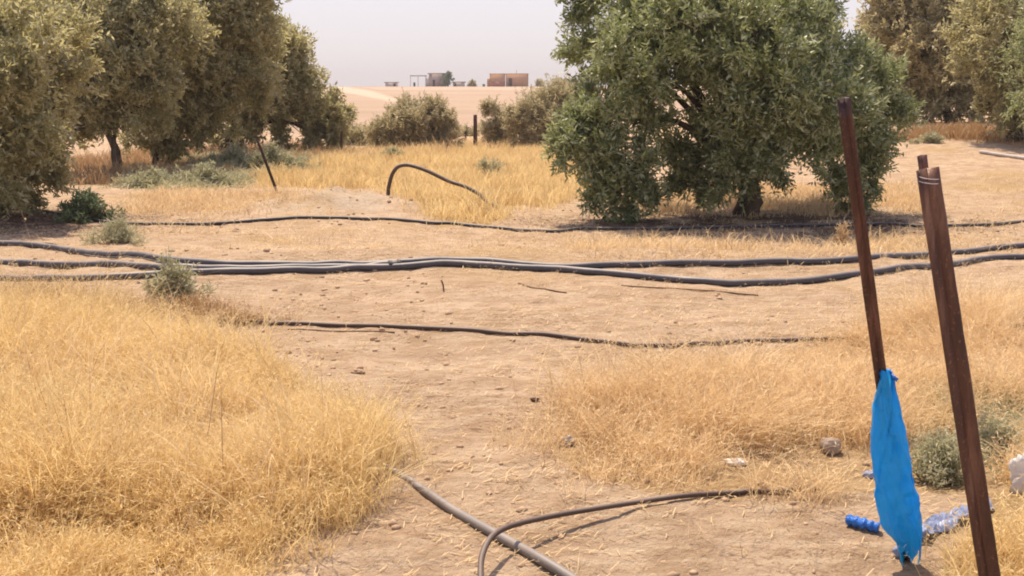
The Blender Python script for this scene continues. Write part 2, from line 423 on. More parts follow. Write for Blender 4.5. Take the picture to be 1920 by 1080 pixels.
GRP = 'olive trees of the grove'
tree('olive_tree', 'big green olive tree alone right of centre, its low skirts trailing to the ground', 'tree', GRP, (1398, 398), 15.6, [
    (1300, 0, 125, .6), (1190, 55, 90, 0), (1430, 10, 115, .6), (1370, -80, 150, .5), (1485, 50, 72, .2), (1120, 5, 45, .3), (1085, -10, 30, .3), (1530, 30, 30, .2),
    (1130, 120, 62, 0), (1215, 135, 62, -.3), (1370, 120, 80, -.2), (1470, 130, 80, -.4), (1570, 160, 55, .1), (1075, 240, 22, -.9), (1060, 275, 16, -1), (1612, 130, 26, .2), (1630, 175, 50, .3), (1665, 225, 32, .4),
    (1150, 225, 52, -.7), (1100, 255, 40, -.9), (1195, 245, 45, -.7), (1130, 300, 42, -.9), (1180, 315, 45, -.9), (1155, 365, 42, -.9), (1190, 385, 30, -.9), (1140, 340, 30, -1),
    (1390, 205, 68, -1.1), (1450, 235, 55, -1.2), (1395, 270, 42, -1.2), (1420, 315, 34, -1.1), (1350, 260, 44, -.4), (1375, 335, 26, -.7), (1290, 260, 40, .2), (1282, 310, 30, .0), (1298, 345, 22, -.2), (1340, 310, 20, -.2),
    (1520, 200, 62, -.6), (1590, 235, 55, -.3), (1645, 270, 34, .2), (1520, 275, 48, -.7), (1585, 300, 40, -.5), (1470, 300, 36, -.9), (1635, 320, 24, .1), (1590, 372, 15, .2),
    (1400, 90, 110, 1.5), (1420, 175, 48, -1.5), (1480, 165, 55, -1.6), (1560, 205, 42, -1.3), (1205, 150, 34, -1.2), (1290, 40, 70, -1.2), (1430, 60, 80, -1.5), (1180, 90, 50, -1.1), (1520, 100, 50, -1.2), (1230, 80, 70, 1.4), (1540, 210, 60, 1.3)],
    M_leafA, leaf=(.092, .028), clumps=34, twigs=32, nl=10, seed=11, trunk_r=.12, sprays=60,
    trunks=[((1402, 400), 0, .11), ((1376, 398), .25, .05)], spread=.225, floor=.02)
tree('olive_tree', 'nearest olive tree at the left picture edge, dark lower crown over shaded soil', 'tree', GRP, (-70, 392), 15.8, [
    (-60, 60, 130, 0), (40, 70, 80, .2), (-10, 160, 90, -.3), (55, 165, 62, 0), (-60, 260, 120, 0), (35, 245, 70, -.4), (75, 275, 50, -.2),
    (110, 90, 50, .4), (112, 170, 44, .3), (20, 320, 58, -.5), (65, 340, 34, -.4), (-50, 340, 70, -.4), (10, 10, 75, .4), (100, 215, 34, 0), (-20, -60, 90, .3), (75, 120, 45, .2), (-50, 190, 110, -1.7), (20, 170, 60, -1.6), (40, 250, 50, -1.3), (-30, 300, 70, -1.5), (10, 60, 80, -1.3)],
    M_leafB, leaf=(.095, .029), clumps=24, twigs=36, nl=11, seed=12, sprays=40, floor=.12)
tree('olive_tree', 'olive tree with a bare leaning trunk above shade, second from the left edge', 'tree', GRP, (205, 325), 24.0, [
    (190, 70, 85, 0), (130, 90, 60, .4), (240, 120, 75, -.4), (170, 160, 70, -.3), (230, 10, 85, .3), (160, 215, 52, 0), (120, 190, 55, .4), (120, 260, 40, .3),
    (275, 200, 50, .2), (255, 190, 52, -.4), (300, 60, 80, .5), (280, 130, 60, .3), (90, 130, 60, .8), (60, 60, 60, .9), (200, 235, 28, .0)],
    M_leafB, leaf=(.12, .040), clumps=17, twigs=30, nl=10, seed=13, trunk_r=.15, sprays=34,
    trunks=[((208, 326), 0, .085), ((225, 322), .4, .05)], spread=.25)
tree('olive_tree', 'brownish olive tree with its dark crown drooping low, middle of the left row', 'tree', GRP, (300, 302), 27.5, [
    (370, 50, 95, 0), (430, 10, 85, .3), (340, 120, 85, -.3), (430, 105, 80, .3), (310, 180, 62, 0), (380, 190, 68, -.2), (285, 235, 45, -.2),
    (330, 240, 45, 0), (390, 230, 40, .4), (300, 275, 26, 0), (400, -40, 90, .6), (320, 10, 80, .8), (450, 170, 50, .6)],
    M_leafB, leaf=(.13, .044), clumps=17, twigs=30, nl=10, seed=14, trunk_r=.13, sprays=34,
    trunks=[((290, 303), 0, .07), ((318, 300), .2, .06)], spread=.25)
tree('olive_tree', 'tall olive tree at the right end of the left row, crown sloping down right', 'tree', GRP, (405, 284), 34.0, [
    (480, 110, 62, 0), (530, 115, 50, 0), (470, 180, 62, 0), (535, 175, 58, 0), (585, 205, 45, 0), (500, 230, 42, .2), (560, 235, 42, 0), (615, 230, 34, 0),
    (450, 230, 38, .2), (555, 120, 34, .3), (410, 220, 42, 1), (490, 75, 40, .5), (600, 255, 24, .0), (640, 225, 18, .2), (420, 170, 55, .6)],
    M_leafB, leaf=(.15, .050), clumps=16, twigs=28, nl=10, seed=15, trunk_r=.15, sprays=34,
    trunks=[((400, 284), 0, .08), ((423, 283), .3, .07), ((432, 283), .5, .06)], spread=.25)
tree('olive_tree', 'brown tinged olive tree behind the big green one, two thin dark trunks', 'tree', GRP, (1780, 236), 34.0, [
    (1745, 60, 95, 0), (1690, 50, 62, .3), (1800, 110, 80, 0), (1760, 160, 68, -.3), (1700, 130, 60, .2), (1720, 190, 40, 0), (1785, 195, 40, -.2),
    (1720, -20, 80, .3), (1668, 100, 30, .6), (1800, 20, 80, .5), (1830, 180, 40, .3), (1690, 190, 28, .5)],
    M_leafC, leaf=(.15, .050), clumps=16, twigs=28, nl=10, seed=16, trunk_r=.12, sprays=22,
    trunks=[((1706, 238), .3, .09), ((1782, 238), 0, .12)], spread=.25)
tree('olive_tree', 'olive tree with an olive green crown low over brown grass near the right edge', 'tree', GRP, (1895, 262), 27.0, [
    (1890, 60, 85, 0), (1870, 150, 55, -.1), (1920, 150, 62, -.3), (1890, 205, 40, 0), (1940, 210, 50, 0), (1930, -10, 90, .3), (1860, 210, 26, 0), (1850, 90, 50, .3), (1960, 80, 80, 0)],
    M_leafB, leaf=(.13, .044), clumps=18, twigs=30, nl=10, seed=17, sprays=34, spread=.25)
tree('olive_tree', 'pale green olive boughs cut off by the right picture edge', 'tree', GRP, (2060, 330), 19.0, [
    (1985, 40, 65, 0), (2030, 140, 110, 0), (1960, 110, 44, -.2), (1965, 205, 48, 0), (2060, 240, 110, 0), (2050, 20, 110, 0)],
    M_leafA, leaf=(.085, .022), clumps=18, twigs=30, nl=10, seed=18, sprays=34, spread=.25)
GB = 'bushy trees at the far end of the path'
tree('bushy_tree', 'rounded grey green bush in the middle distance left of the thick post', 'bush', GB, (775, 288), 36.0, [
    (780, 245, 38, 0), (735, 255, 28, 0), (820, 240, 30, 0), (705, 266, 22, 0), (795, 230, 30, .1), (812, 215, 20, 0), (765, 215, 22, .2), (735, 225, 16, .2), (845, 262, 20, 0), (790, 275, 30, -.2), (775, 240, 34, -.2), (755, 262, 30, -.3), (715, 250, 18, .1), (740, 278, 22, -.2), (838, 228, 12, 0)],
    M_leafD, leaf=(.10, .030), clumps=40, twigs=32, nl=11, seed=21, trunk_r=.07, sprays=50, spread=.25)
tree('bushy_tree', 'small dim bush between the left row and the rounded grey bush', 'bush', GB, (662, 290), 41.0, [
    (655, 262, 24, 0), (675, 270, 18, 0), (640, 255, 18, .3), (668, 282, 14, -.1)],
    M_leafC, leaf=(.11, .032), clumps=40, twigs=28, nl=10, seed=22, trunk_r=.06, sprays=30, spread=.25)
tree('bushy_tree', 'narrow bush with an upright tuft just right of the thick post', 'bush', GB, (935, 276), 38.0, [
    (932, 225, 18, 0), (922, 200, 10, 0), (945, 248, 22, 0), (918, 248, 14, 0), (935, 262, 16, 0)],
    M_leafD, leaf=(.10, .030), clumps=40, twigs=30, nl=10, seed=23, trunk_r=.06, sprays=50, spread=.25)
tree('bushy_tree', 'wide olive green bush against the big green tree, in front of the hill', 'bush', GB, (1020, 276), 37.0, [
    (1000, 218, 32, 0), (1040, 200, 34, .2), (980, 245, 28, 0), (1025, 240, 36, -.2), (1065, 225, 40, 0), (1010, 190, 16, .1), (1075, 190, 28, .3), (965, 225, 14, 0), (1000, 262, 18, -.1), (1050, 258, 22, 0)],
    M_leafD, leaf=(.10, .030), clumps=40, twigs=32, nl=11, seed=24, trunk_r=.08, sprays=50, spread=.25)
tree('bushy_tree', 'low faint bush behind the thick post on the pale slope', 'bush', GB, (872, 272), 52.0, [
    (868, 256, 11, 0), (884, 262, 10, 0), (858, 264, 8, 0), (895, 255, 8, 0)],
    M_leafC, leaf=(.12, .035), clumps=30, twigs=24, nl=9, seed=25, trunk_r=.05, sprays=34, spread=.25)

# ---------------------------------------------------------------- low weeds
def weed(name, label, px, py, wpx, hpx, mat, n=500, leaf=(.045, .010), seed=3, cat='weed', group=None, flat=.35):
    r = np.random.default_rng(seed); g = gnd(px, py); k = g[1]/F
    root = empty(name, g, label, cat, group)
    w = wpx*k*.5; h = hpx*k
    m = max(8, n//22); stems = Join(); P = []; D = []
    for i in range(m):
        a = r.uniform(0, 2*np.pi); rr = w*min(1.5, abs(r.normal(.15, .62)))
        b = g+np.array([cos(a)*rr*(.5 if n > 200 else .05), sin(a)*rr*(.35 if n > 200 else .05), 0]); b[2] = ground_z(b)-.01
        tip = g+np.array([cos(a)*rr, sin(a)*rr*.7, 0]); tip[2] = ground_z(tip)+h*r.uniform(.10, 1.15)*max(.2, 1-.5*(rr/w)**1.5)
        Q = catmull([b, (b+tip)/2+np.array([0, 0, .1*h]), tip], 4); stems.tube(Q, np.linspace(.004, .0015, len(Q))*max(1, g[1]/9), 3, cap=False)
        kk = 22; t = r.uniform(.15, 1, kk)
        idx = (t*(len(Q)-1)).astype(int); p = Q[idx]+r.normal(0, w*.07, (kk, 3))
        d = r.normal(size=(kk, 3))*.6+np.array([0, 0, .7]); d /= np.linalg.norm(d, axis=1)[:, None]
        P.append(p); D.append(d)
    P = np.vstack(P); D = np.vstack(D); P[:, 2] = np.maximum(P[:, 2], height(P[:, 0], P[:, 1])+.01)
    V, q, ti = leafy(P, D, 6, leaf[0], leaf[1], r, tintb=np.clip(r.normal(.5, .25, len(P)), 0, 1), tw=.08)
    stems.build('stem', mat if False else M_stem, root, smooth=True)
    mesh('foliage', V, q, mat, root, attrs={'tint': ti})
M_stem = plain('weed_stem', (.20, .17, .08), (.32, .25, .12), 30)
GW = 'green weeds on the dry ground'
weed('leafy_shrub', 'dark green low shrub at the edge of the left tree shade', 165, 412, 115, 50, M_dark, 1100, (.07, .02), 31, 'shrub', GW)
weed('leafy_weed', 'yellow green feathery weed just right of the dark low shrub', 222, 455, 110, 46, M_sage, 420, (.06, .010), 32, 'weed', GW)
weed('leafy_weed', 'upright sage green weed rising over the three pipes at left', 325, 566, 105, 90, M_sage, 560, (.05, .012), 33, 'weed', GW)
weed('leafy_weed', 'grey green weed patch beneath the leaning trunk, left end of the band', 285, 350, 130, 32, M_sage, 700, (.09, .022), 34, 'weed', GW)
weed('leafy_weed', 'mint green weed patch in the middle of the band below the left row', 385, 350, 150, 36, M_sage, 900, (.09, .022), 35, 'weed', GW)
weed('leafy_weed', 'tall sage weed clump right behind the leaning black post', 510, 322, 130, 46, M_sage, 1500, (.10, .026), 36, 'weed', GW)
weed('leafy_weed', 'sage weed clump left of the leaning black post', 440, 318, 90, 40, M_sage, 900, (.10, .026), 37, 'weed', GW)
weed('leafy_weed', 'pale grey green weed in front of the rounded grey bush', 735, 300, 70, 18, M_sage, 500, (.09, .022), 38, 'weed', GW)
weed('leafy_weed', 'faint green weed within the golden grass behind the arched hose', 915, 335, 70, 34, M_sage, 350, (.08, .018), 39, 'weed', GW)
weed('leafy_weed', 'sprawling grey green weed between the blue bag and the thick rusty post', 1765, 905, 190, 85, M_sage, 800, (.028, .007), 40, 'weed', GW)
weed('leafy_weed', 'thin grey green weed right of the thick rusty post', 1860, 850, 130, 75, M_sage, 420, (.028, .007), 41, 'weed', GW)
weed('leafy_weed', 'pale weed tuft on bare soil under the right hand grove', 1745, 268, 70, 14, M_sage, 300, (.09, .022), 42, 'weed', GW)
weed('dry_weed', 'small white tipped dry weed in front of the green tree shade', 1575, 458, 50, 38, M_pale, 120, (.05, .01), 43, 'weed')

# ---------------------------------------------------------------- grass
CLEAR = [gnd(a, b)[:2].tolist()+[r_] for a, b, r_ in ((1912, 935, .24), (1752, 905, .20), (1730, 850, .15), (1810, 840, .2), (1557, 852, .10), (1378, 874, .08), (1600, 980, .10), (1640, 990, .10), (1700, 1045, .13), (1740, 1000, .06), (1790, 980, .06), (1632, 900, .07),
         (1066, 838, .06), (557, 748, .04), (290, 1078, .05), (322, 1076, .05), (672, 703, .05))]
M_dummy = None
def grass(name, label, poly, n, hh, wd, mat, seed, tuft=14, spr=.07, lean=.45, edge=(60, 30), kind='stuff', thin=None, ymax=60, dk=2.2):
    r = np.random.default_rng(seed)
    pp = np.array([gnd(min(max(a, -600), 2500), min(b, 1250))[:2] for a, b in poly])
    lo = pp.min(0)-.3; hi = pp.max(0)+.3
    C = np.zeros((0, 2)); nt_ = n//tuft; tries = 0
    while len(C) < nt_ and tries < 80:
        c = r.uniform(lo, hi, (nt_*2, 2))
        z = height(c[:, 0], c[:, 1]); px, py = proj(np.stack([c[:, 0], c[:, 1], z], 1))
        jx = 1.5*edge[0]*fbm(c[:, 0], c[:, 1], 1.6, 4, 60+seed); jy = 1.5*edge[1]*fbm(c[:, 0], c[:, 1], 1.6, 4, 70+seed)
        ok = inpoly(px+jx+r.normal(0, edge[0]*.45, len(c)), py+jy+r.normal(0, edge[1]*.45, len(c)), poly)
        dn = np.clip(.6+dk*fbm(c[:, 0], c[:, 1], 1.3, 3, 90+seed), .04, 1)
        if thin is not None: dn = dn*thin(px, py)
        ok &= r.random(len(c)) < dn
        for cx, cy, cr in CLEAR:
            cn = math.hypot(cx, cy); tx, ty = -cx/cn, -cy/cn
            t_ = np.clip((c[:, 0]-cx)*tx+(c[:, 1]-cy)*ty, 0, .45); ok &= np.hypot(c[:, 0]-cx-tx*t_, c[:, 1]-cy-ty*t_) > cr
        C = np.vstack([C, c[ok]]); tries += 1
    C = C[:nt_]; m = len(C)
    hs = np.clip(.72+1.7*fbm(C[:, 0], C[:, 1], .9, 3, 130+seed)+.9*fbm(C[:, 0], C[:, 1], 3.2, 2, 135+seed), .22, 1.5)*r.uniform(.6, 1.25, m)
    tl = r.normal(0, .45, (m, 2))*lean+np.stack([fbm(C[:, 0], C[:, 1], 1.1, 2, 201+seed), fbm(C[:, 0], C[:, 1], 1.1, 2, 211+seed)], 1)*2.2*lean
    tt = np.clip(.5+1.6*fbm(C[:, 0], C[:, 1], .8, 3, 150+seed)+r.normal(0, .14, m), 0, 1)
    tt = np.where(r.random(m) < .045, -1, tt)
    N = m*tuft
    b = np.repeat(C, tuft, 0)+r.normal(0, spr, (N, 2)); z = height(b[:, 0], b[:, 1])-.004
    H = np.repeat(hs, tuft)*r.uniform(hh[0], hh[1], N)
    ln = (np.repeat(tl, tuft, 0)+r.normal(0, lean, (N, 2)))
    a = r.uniform(0, np.pi, N); s = np.stack([np.cos(a), np.sin(a), np.zeros(N)], 1)
    w = wd*r.uniform(.6, 1.4, N)
    T = np.array([0, .35, .7, 1.0]); Wt = np.array([.8, 1.0, .75, .1])
    V = np.zeros((N, 4, 2, 3))
    for i, t in enumerate(T):
        p = np.zeros((N, 3)); bend = t**1.8
        p[:, :2] = b+ln*(H*bend)[:, None]; mag = np.linalg.norm(ln, axis=1)
        p[:, 2] = z+H*t*(1-.28*np.minimum(mag, 1.4)*t)
        V[:, i, 0] = p-s*(w*Wt[i]*.5)[:, None]; V[:, i, 1] = p+s*(w*Wt[i]*.5)[:, None]
    idx = np.arange(N)[:, None]*8
    q = np.concatenate([np.concatenate([idx+2*i, idx+2*i+1, idx+2*i+3, idx+2*i+2], 1) for i in range(3)])
    rt_ = np.repeat(tt, tuft); ti = np.repeat(np.where((rt_ < 0) | (r.random(N) < .03), 0, np.clip(rt_+r.normal(0, .2, N), .1, 1)), 8)
    V = V.reshape(-1, 3)
    # feathery seed heads on part of the blades
    k = r.random(N) < .28; nk = k.sum()
    if nk and wd < .006:
        tip = V.reshape(N, 8, 3)[k][:, 6]; pre = V.reshape(N, 8, 3)[k][:, 4]; d = tip-pre; L = np.linalg.norm(d, axis=1)[:, None]+1e-6; d = d/L
        P_, D_ = tip-d*L*.4, d
        SV, sq, st = leafy(P_, D_, 4, .028, .0042, r, tintb=np.full(nk, .75), tw=.05)
        q = np.vstack([q, sq+len(V)]); V = np.vstack([V, SV]); ti = np.concatenate([ti, st])
    o = mesh(name, V, q, mat, attrs={'tint': ti}); tag(o, label, 'grass', kind=kind); return o

grass('dry_grass', 'tall golden dry grass filling the left foreground', G_LEFT, 190000, (.18, .46), .0036, M_gold, 1, tuft=20, spr=.045, lean=.5,
      thin=lambda px, py: np.where((px < 320) & (py > 740) & (py < 860), .35, 1.0))
grass('dry_grass', 'pale straw coloured grass thinly covering the right foreground', G_RIGHT, 56000, (.10, .38), .0034, M_pale, 2, tuft=16, spr=.055, lean=.6, edge=(90, 40), dk=4.2)
grass('dry_grass', 'golden dry grass behind the spoil heap and around the arched hose', G_BACK, 70000, (.20, .42), .010, M_gold, 3, tuft=14, spr=.12, lean=.35, edge=(30, 10))
grass('dry_grass', 'orange gold grass in the bottom right corner beside the thick post', G_CORNER, 26000, (.12, .30), .0036, M_gold, 4, tuft=16, spr=.05, lean=.5)
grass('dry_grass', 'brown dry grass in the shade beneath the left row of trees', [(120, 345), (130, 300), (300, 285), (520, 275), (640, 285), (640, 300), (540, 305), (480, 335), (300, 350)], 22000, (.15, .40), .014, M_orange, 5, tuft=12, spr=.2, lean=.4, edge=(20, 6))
grass('dry_grass', 'light straw grass between left shrubs and spoil heap', [(190, 400), (260, 365), (500, 352), (560, 372), (480, 395), (350, 405)], 9000, (.08, .2), .008, M_pale, 6, tuft=10, spr=.12, lean=.5, edge=(30, 8))
grass('dry_grass', 'straw grass fringe in front of and below the big green tree', [(1080, 475), (1120, 455), (1300, 455), (1500, 470), (1750, 450), (1750, 480), (1500, 488), (1200, 490)], 3000, (.08, .24), .007, M_pale, 7, tuft=12, spr=.12, lean=.5, edge=(30, 10), thin=lambda px, py: .3+0*px)
grass('dry_grass', 'sunlit tan grass seen under the big green tree', [(1190, 405), (1200, 365), (1400, 350), (1700, 345), (1740, 365), (1720, 400), (1560, 405), (1300, 405)], 16000, (.12, .34), .010, M_pale, 8, tuft=12, spr=.14, lean=.4, edge=(20, 6))
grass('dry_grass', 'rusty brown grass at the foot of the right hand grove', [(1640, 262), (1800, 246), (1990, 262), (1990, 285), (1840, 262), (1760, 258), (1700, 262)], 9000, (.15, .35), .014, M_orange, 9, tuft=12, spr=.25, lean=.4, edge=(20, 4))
grass('dry_weeds', 'dark brown seed stalks along the back edge of the left grass', [(-300, 560), (60, 562), (380, 575), (440, 590), (380, 615), (-300, 615)], 9000, (.08, .22), .005, M_orange, 10, tuft=9, spr=.08, lean=.3, edge=(40, 10))
grass('sparse_straw', 'scattered short straw tufts over the bare soil', [(-300, 430), (2200, 430), (2300, 1250), (-300, 1250)], 18000, (.02, .08), .0028, M_pale, 11, tuft=7, spr=.05, lean=.8, edge=(0, 0), thin=lambda px, py: 1-.85*np.exp(-((px-(900+.1*(py-700)))/190)**2)*(py > 560))
grass('sparse_straw', 'scattered dry tufts on the ground between the pipes and the trees', [(200, 440), (220, 390), (700, 395), (1000, 385), (1140, 440), (1800, 330), (2200, 310), (2200, 470), (1500, 480), (600, 480)], 9000, (.05, .15), .007, M_pale, 12, tuft=8, spr=.12, lean=.7, edge=(0, 0))
grass('dry_weeds', 'brown straw caught along the left end of the thin hose', [(420, 606), (420, 596), (560, 600), (560, 609)], 900, (.03, .09), .004, M_orange, 13, tuft=8, spr=.03, lean=.6, edge=(4, 1))
grass('dry_grass', 'grass strip rising beyond the golden patch under the far bushes', [(600, 300), (690, 285), (900, 270), (1080, 268), (1080, 276), (860, 284), (720, 300)], 9000, (.2, .45), .016, M_pale, 14, tuft=12, spr=.25, lean=.35, edge=(10, 3))

grass('tall_stalks', 'single taller pale stalks standing above the golden grass', G_LEFT, 5200, (.38, .60), .0034, M_pale, 15, tuft=3, spr=.05, lean=.45)
grass('green_scrub', 'low grey green scrub spreading under the left row of trees', [(225, 352), (235, 318), (330, 312), (420, 290), (560, 284), (590, 300), (560, 322), (470, 335), (430, 352), (330, 356)], 26000, (.10, .32), .022, M_sage, 16, tuft=14, spr=.14, lean=.8, edge=(30, 6))
grass('green_scrub', 'straggly grey green ground cover around the two posts at right', [(1700, 960), (1690, 800), (1740, 740), (1850, 720), (1960, 780), (1960, 900), (1840, 960)], 7000, (.03, .13), .006, M_sage, 17, tuft=10, spr=.05, lean=.9, edge=(50, 30))
def litter():
    r = np.random.default_rng(77); N = 24000
    y = 3.0+r.random(N)**1.5*11; x = (r.random(N)-.5)*1.15*y
    dn = np.clip(.35+3*fbm(x, y, 1.1, 4, 301), 0.03, 1); k = r.random(N) < dn; x, y = x[k], y[k]; N = len(x)
    a = r.normal(.1, .75, N); L = r.uniform(.008, .05, N); z = height(x, y)
    d = np.stack([np.cos(a), np.sin(a), np.zeros(N)], 1)*L[:, None]*.5; s = np.stack([-np.sin(a), np.cos(a), np.zeros(N)], 1)*(.0007+.00026*y)[:, None]
    p = np.stack([x, y, z+.006], 1); lift = np.zeros((N, 3)); lift[:, 2] = r.uniform(.0, .02, N)
    V = np.stack([p-d-s, p-d+s, p+d+s+lift, p+d-s+lift], 1).reshape(-1, 3)
    o = mesh('straw_litter', V, np.arange(4*N).reshape(-1, 4), M_pale, attrs={'tint': np.repeat(r.random(N)*.7, 4)})
    tag(o, 'loose straw and broken stalks lying on the bare soil', 'straw', kind='stuff')
litter()
M_shadeleaf = leaf_mat('shade_leaves', (.10, .05, .03), (.22, .12, .07), (.18, .11, .07), .1, .8)  # dark leaf flakes added under two crowns to deepen their shade
def shading(label, cx, cy, rx, ry, N, seed):
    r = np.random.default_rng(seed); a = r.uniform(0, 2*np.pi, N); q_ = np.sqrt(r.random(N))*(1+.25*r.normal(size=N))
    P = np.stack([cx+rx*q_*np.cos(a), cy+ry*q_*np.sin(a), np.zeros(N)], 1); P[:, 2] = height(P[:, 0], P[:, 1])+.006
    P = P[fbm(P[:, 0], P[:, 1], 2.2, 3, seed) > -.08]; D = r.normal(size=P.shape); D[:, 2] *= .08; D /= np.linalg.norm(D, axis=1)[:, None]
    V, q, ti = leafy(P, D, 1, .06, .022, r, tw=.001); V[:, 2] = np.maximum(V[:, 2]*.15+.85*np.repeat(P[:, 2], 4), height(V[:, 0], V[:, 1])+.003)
    tag(mesh('shade_leaves', V, q, M_shadeleaf, attrs={'tint': ti}), label, 'leaf litter', kind='stuff')
shading('brown fallen leaves and twigs beneath the big green tree', 3.4, 14.6, 2.6, 1.3, 26000, 501)
shading('brown fallen leaves beneath the nearest tree at the left edge', -7.2, 14.6, 2.6, 1.5, 20000, 502)
M_clod = plain('soil_clod', (.36, .24, .15), (.54, .38, .25), 14, .95, .1, .01)
def clods():
    r = np.random.default_rng(78); N = 7500
    y = 3.0+r.random(N)**1.3*14; x = (r.random(N)-.5)*1.15*y
    dn = np.clip(.3+3.4*fbm(x, y, .8, 4, 311), .02, 1); k = r.random(N) < dn; x, y = x[k], y[k]; N = len(x)
    t = (1+5**.5)/2
    I = np.array([(-1, t, 0), (1, t, 0), (-1, -t, 0), (1, -t, 0), (0, -1, t), (0, 1, t), (0, -1, -t), (0, 1, -t), (t, 0, -1), (t, 0, 1), (-t, 0, -1), (-t, 0, 1)])/1.9
    Fi = np.array([(0, 11, 5), (0, 5, 1), (0, 1, 7), (0, 7, 10), (0, 10, 11), (1, 5, 9), (5, 11, 4), (11, 10, 2), (10, 7, 6), (7, 1, 8), (3, 9, 4), (3, 4, 2), (3, 2, 6), (3, 6, 8), (3, 8, 9), (4, 9, 5), (2, 4, 11), (6, 2, 10), (8, 6, 7), (9, 8, 1)])
    s = (.004+.012*r.random(N)**3*1.6)*(.7+.06*y)
    V = I[None]*s[:, None, None]*(1+.5*(r.random((N, 12, 1))-.5))*r.uniform(.6, 1.4, (N, 1, 3))
    V[..., 2] *= .7
    V = V+np.stack([x, y, height(x, y)+s*.15], 1)[:, None]
    o = mesh('soil_clods', V.reshape(-1, 3), (Fi[None]+12*np.arange(N)[:, None, None]).reshape(-1, 3), M_clod, smooth=False)
    tag(o, 'small crumbs and clods of dry soil scattered on the ground', 'clods', kind='stuff')
clods()

# ---------------------------------------------------------------- pipes and hoses
def hose(name, label, pts, dia, mat, group, k=10, rest=.9, seed=5, lifts=None, cat='pipe'):
    P = []
    for i, p in enumerate(pts):
        lf = (lifts[i] if lifts else 0)
        P.append(gnd(p[0], p[1], dia*.5+lf))
    Q = catmull(P, 14); g = height(Q[:, 0], Q[:, 1])+dia*.5*rest
    L = Q[:, 2]-g
    if lifts is None:
        kk = 9; pad = np.pad(g, kk//2, mode='edge'); sm = np.convolve(pad, np.ones(kk)/kk, 'valid'); Q[:, 2] = np.maximum(sm, g-.3*dia)
    else: Q[:, 2] = np.maximum(Q[:, 2], g+min(0, min(lifts)))
    V, q, t = tube(Q, dia/2, k)
    o = mesh(name, V, [q, t], mat, origin=Q[0], smooth=True); tag(o, label, cat, group); return o
GP = 'large irrigation pipes crossing the path'
hose('irrigation_pipe', 'uppermost of the three big pipes at left, then upper pipe of the right pair', [(-140, 448), (0, 456), (110, 464), (200, 475), (300, 484), (400, 492), (470, 495), (560, 495), (650, 494), (745, 491), (860, 489), (960, 494), (1050, 499), (1180, 495), (1300, 491), (1440, 488), (1600, 484), (1740, 476), (1830, 469), (1920, 459), (2060, 448)], .063, M_greyp, GP)
hose('irrigation_pipe', 'middle big pipe at left that becomes the lower, sagging pipe at right', [(-140, 487), (0, 490), (150, 495), (300, 500), (380, 503), (450, 503), (530, 501), (610, 500), (750, 499), (860, 494), (920, 496), (1000, 502), (1100, 509), (1190, 515), (1270, 523), (1350, 529), (1440, 529), (1540, 522), (1640, 510), (1740, 498), (1820, 489), (1920, 480), (2060, 470)], .063, M_greyp, GP)
hose('irrigation_pipe', 'lowest big pipe at left, ending at the coupling left of centre', [(-140, 516), (0, 518), (100, 520), (200, 518), (290, 513), (380, 510), (470, 508), (560, 505), (650, 502), (700, 498), (745, 495)], .063, M_greyp, GP)
cp = gnd(752, 496, .03); cq = gnd(728, 498, .03); J = Join(); J.tube([cq, cp], .044, 12); J.tube([cq+(cp-cq)*.1, cq+(cp-cq)*.25], .050, 12); J.tube([cq+(cp-cq)*.75, cq+(cp-cq)*.9], .050, 12)
tag(J.build('pipe_coupling', M_blackp, origin=cp, smooth=False), 'dark coupling collar joining the big pipes left of centre', 'coupling')
hose('drip_tube', 'thin black tube kinking down over the uppermost left pipe', [(-60, 452), (60, 455), (100, 457), (118, 463), (135, 474), (200, 483), (300, 492), (390, 497)], .016, M_blackp, None, 7, cat='tube')
hose('irrigation_hose', 'long dark hose passing the spoil heap and through the big tree shade', [(-140, 378), (-20, 388), (60, 394), (160, 409), (250, 419), (340, 419), (450, 415), (520, 410), (620, 408), (700, 411), (790, 415), (860, 419), (960, 430), (1030, 433), (1090, 428), (1150, 429), (1300, 425), (1480, 422), (1640, 420), (1740, 423), (1820, 422), (1920, 413), (2050, 404)], .044, M_blackp, None, cat='hose')
hose('irrigation_hose', 'thin brown hose in a long shallow curve across the middle of the path', [(410, 601), (480, 603), (550, 606), (650, 609), (760, 613), (900, 619), (1000, 625), (1080, 634), (1160, 643), (1240, 646), (1320, 643), (1400, 639), (1500, 636), (1640, 630), (1810, 620), (1920, 609), (2060, 598)], .030, M_brownp, None, cat='hose')
hose('water_pipe', 'thick faded grey pipe running diagonally to the bottom edge', [(600, 820), (660, 845), (700, 865), (735, 884), (790, 917), (850, 957), (910, 992), (960, 1020), (1010, 1048), (1070, 1085), (1160, 1145), (1260, 1220)], .037, M_grey2, None, 14, lifts=[-.02, -.02, -.018, -.014, -.010, -.006, -.002, 0, 0, 0, 0, 0])
hose('irrigation_hose', 'thin brown hose looping over the thick grey pipe in the foreground', [(935, 1200), (906, 1130), (901, 1080), (905, 1040), (925, 1005), (965, 984), (1040, 967), (1120, 953), (1190, 943), (1290, 930), (1380, 925), (1450, 922), (1540, 914)], .022, M_brownp, None, 9, lifts=[.0, .02, .045, .075, .09, .085, .06, .035, .015, .005, .0, .0, .0], cat='hose')
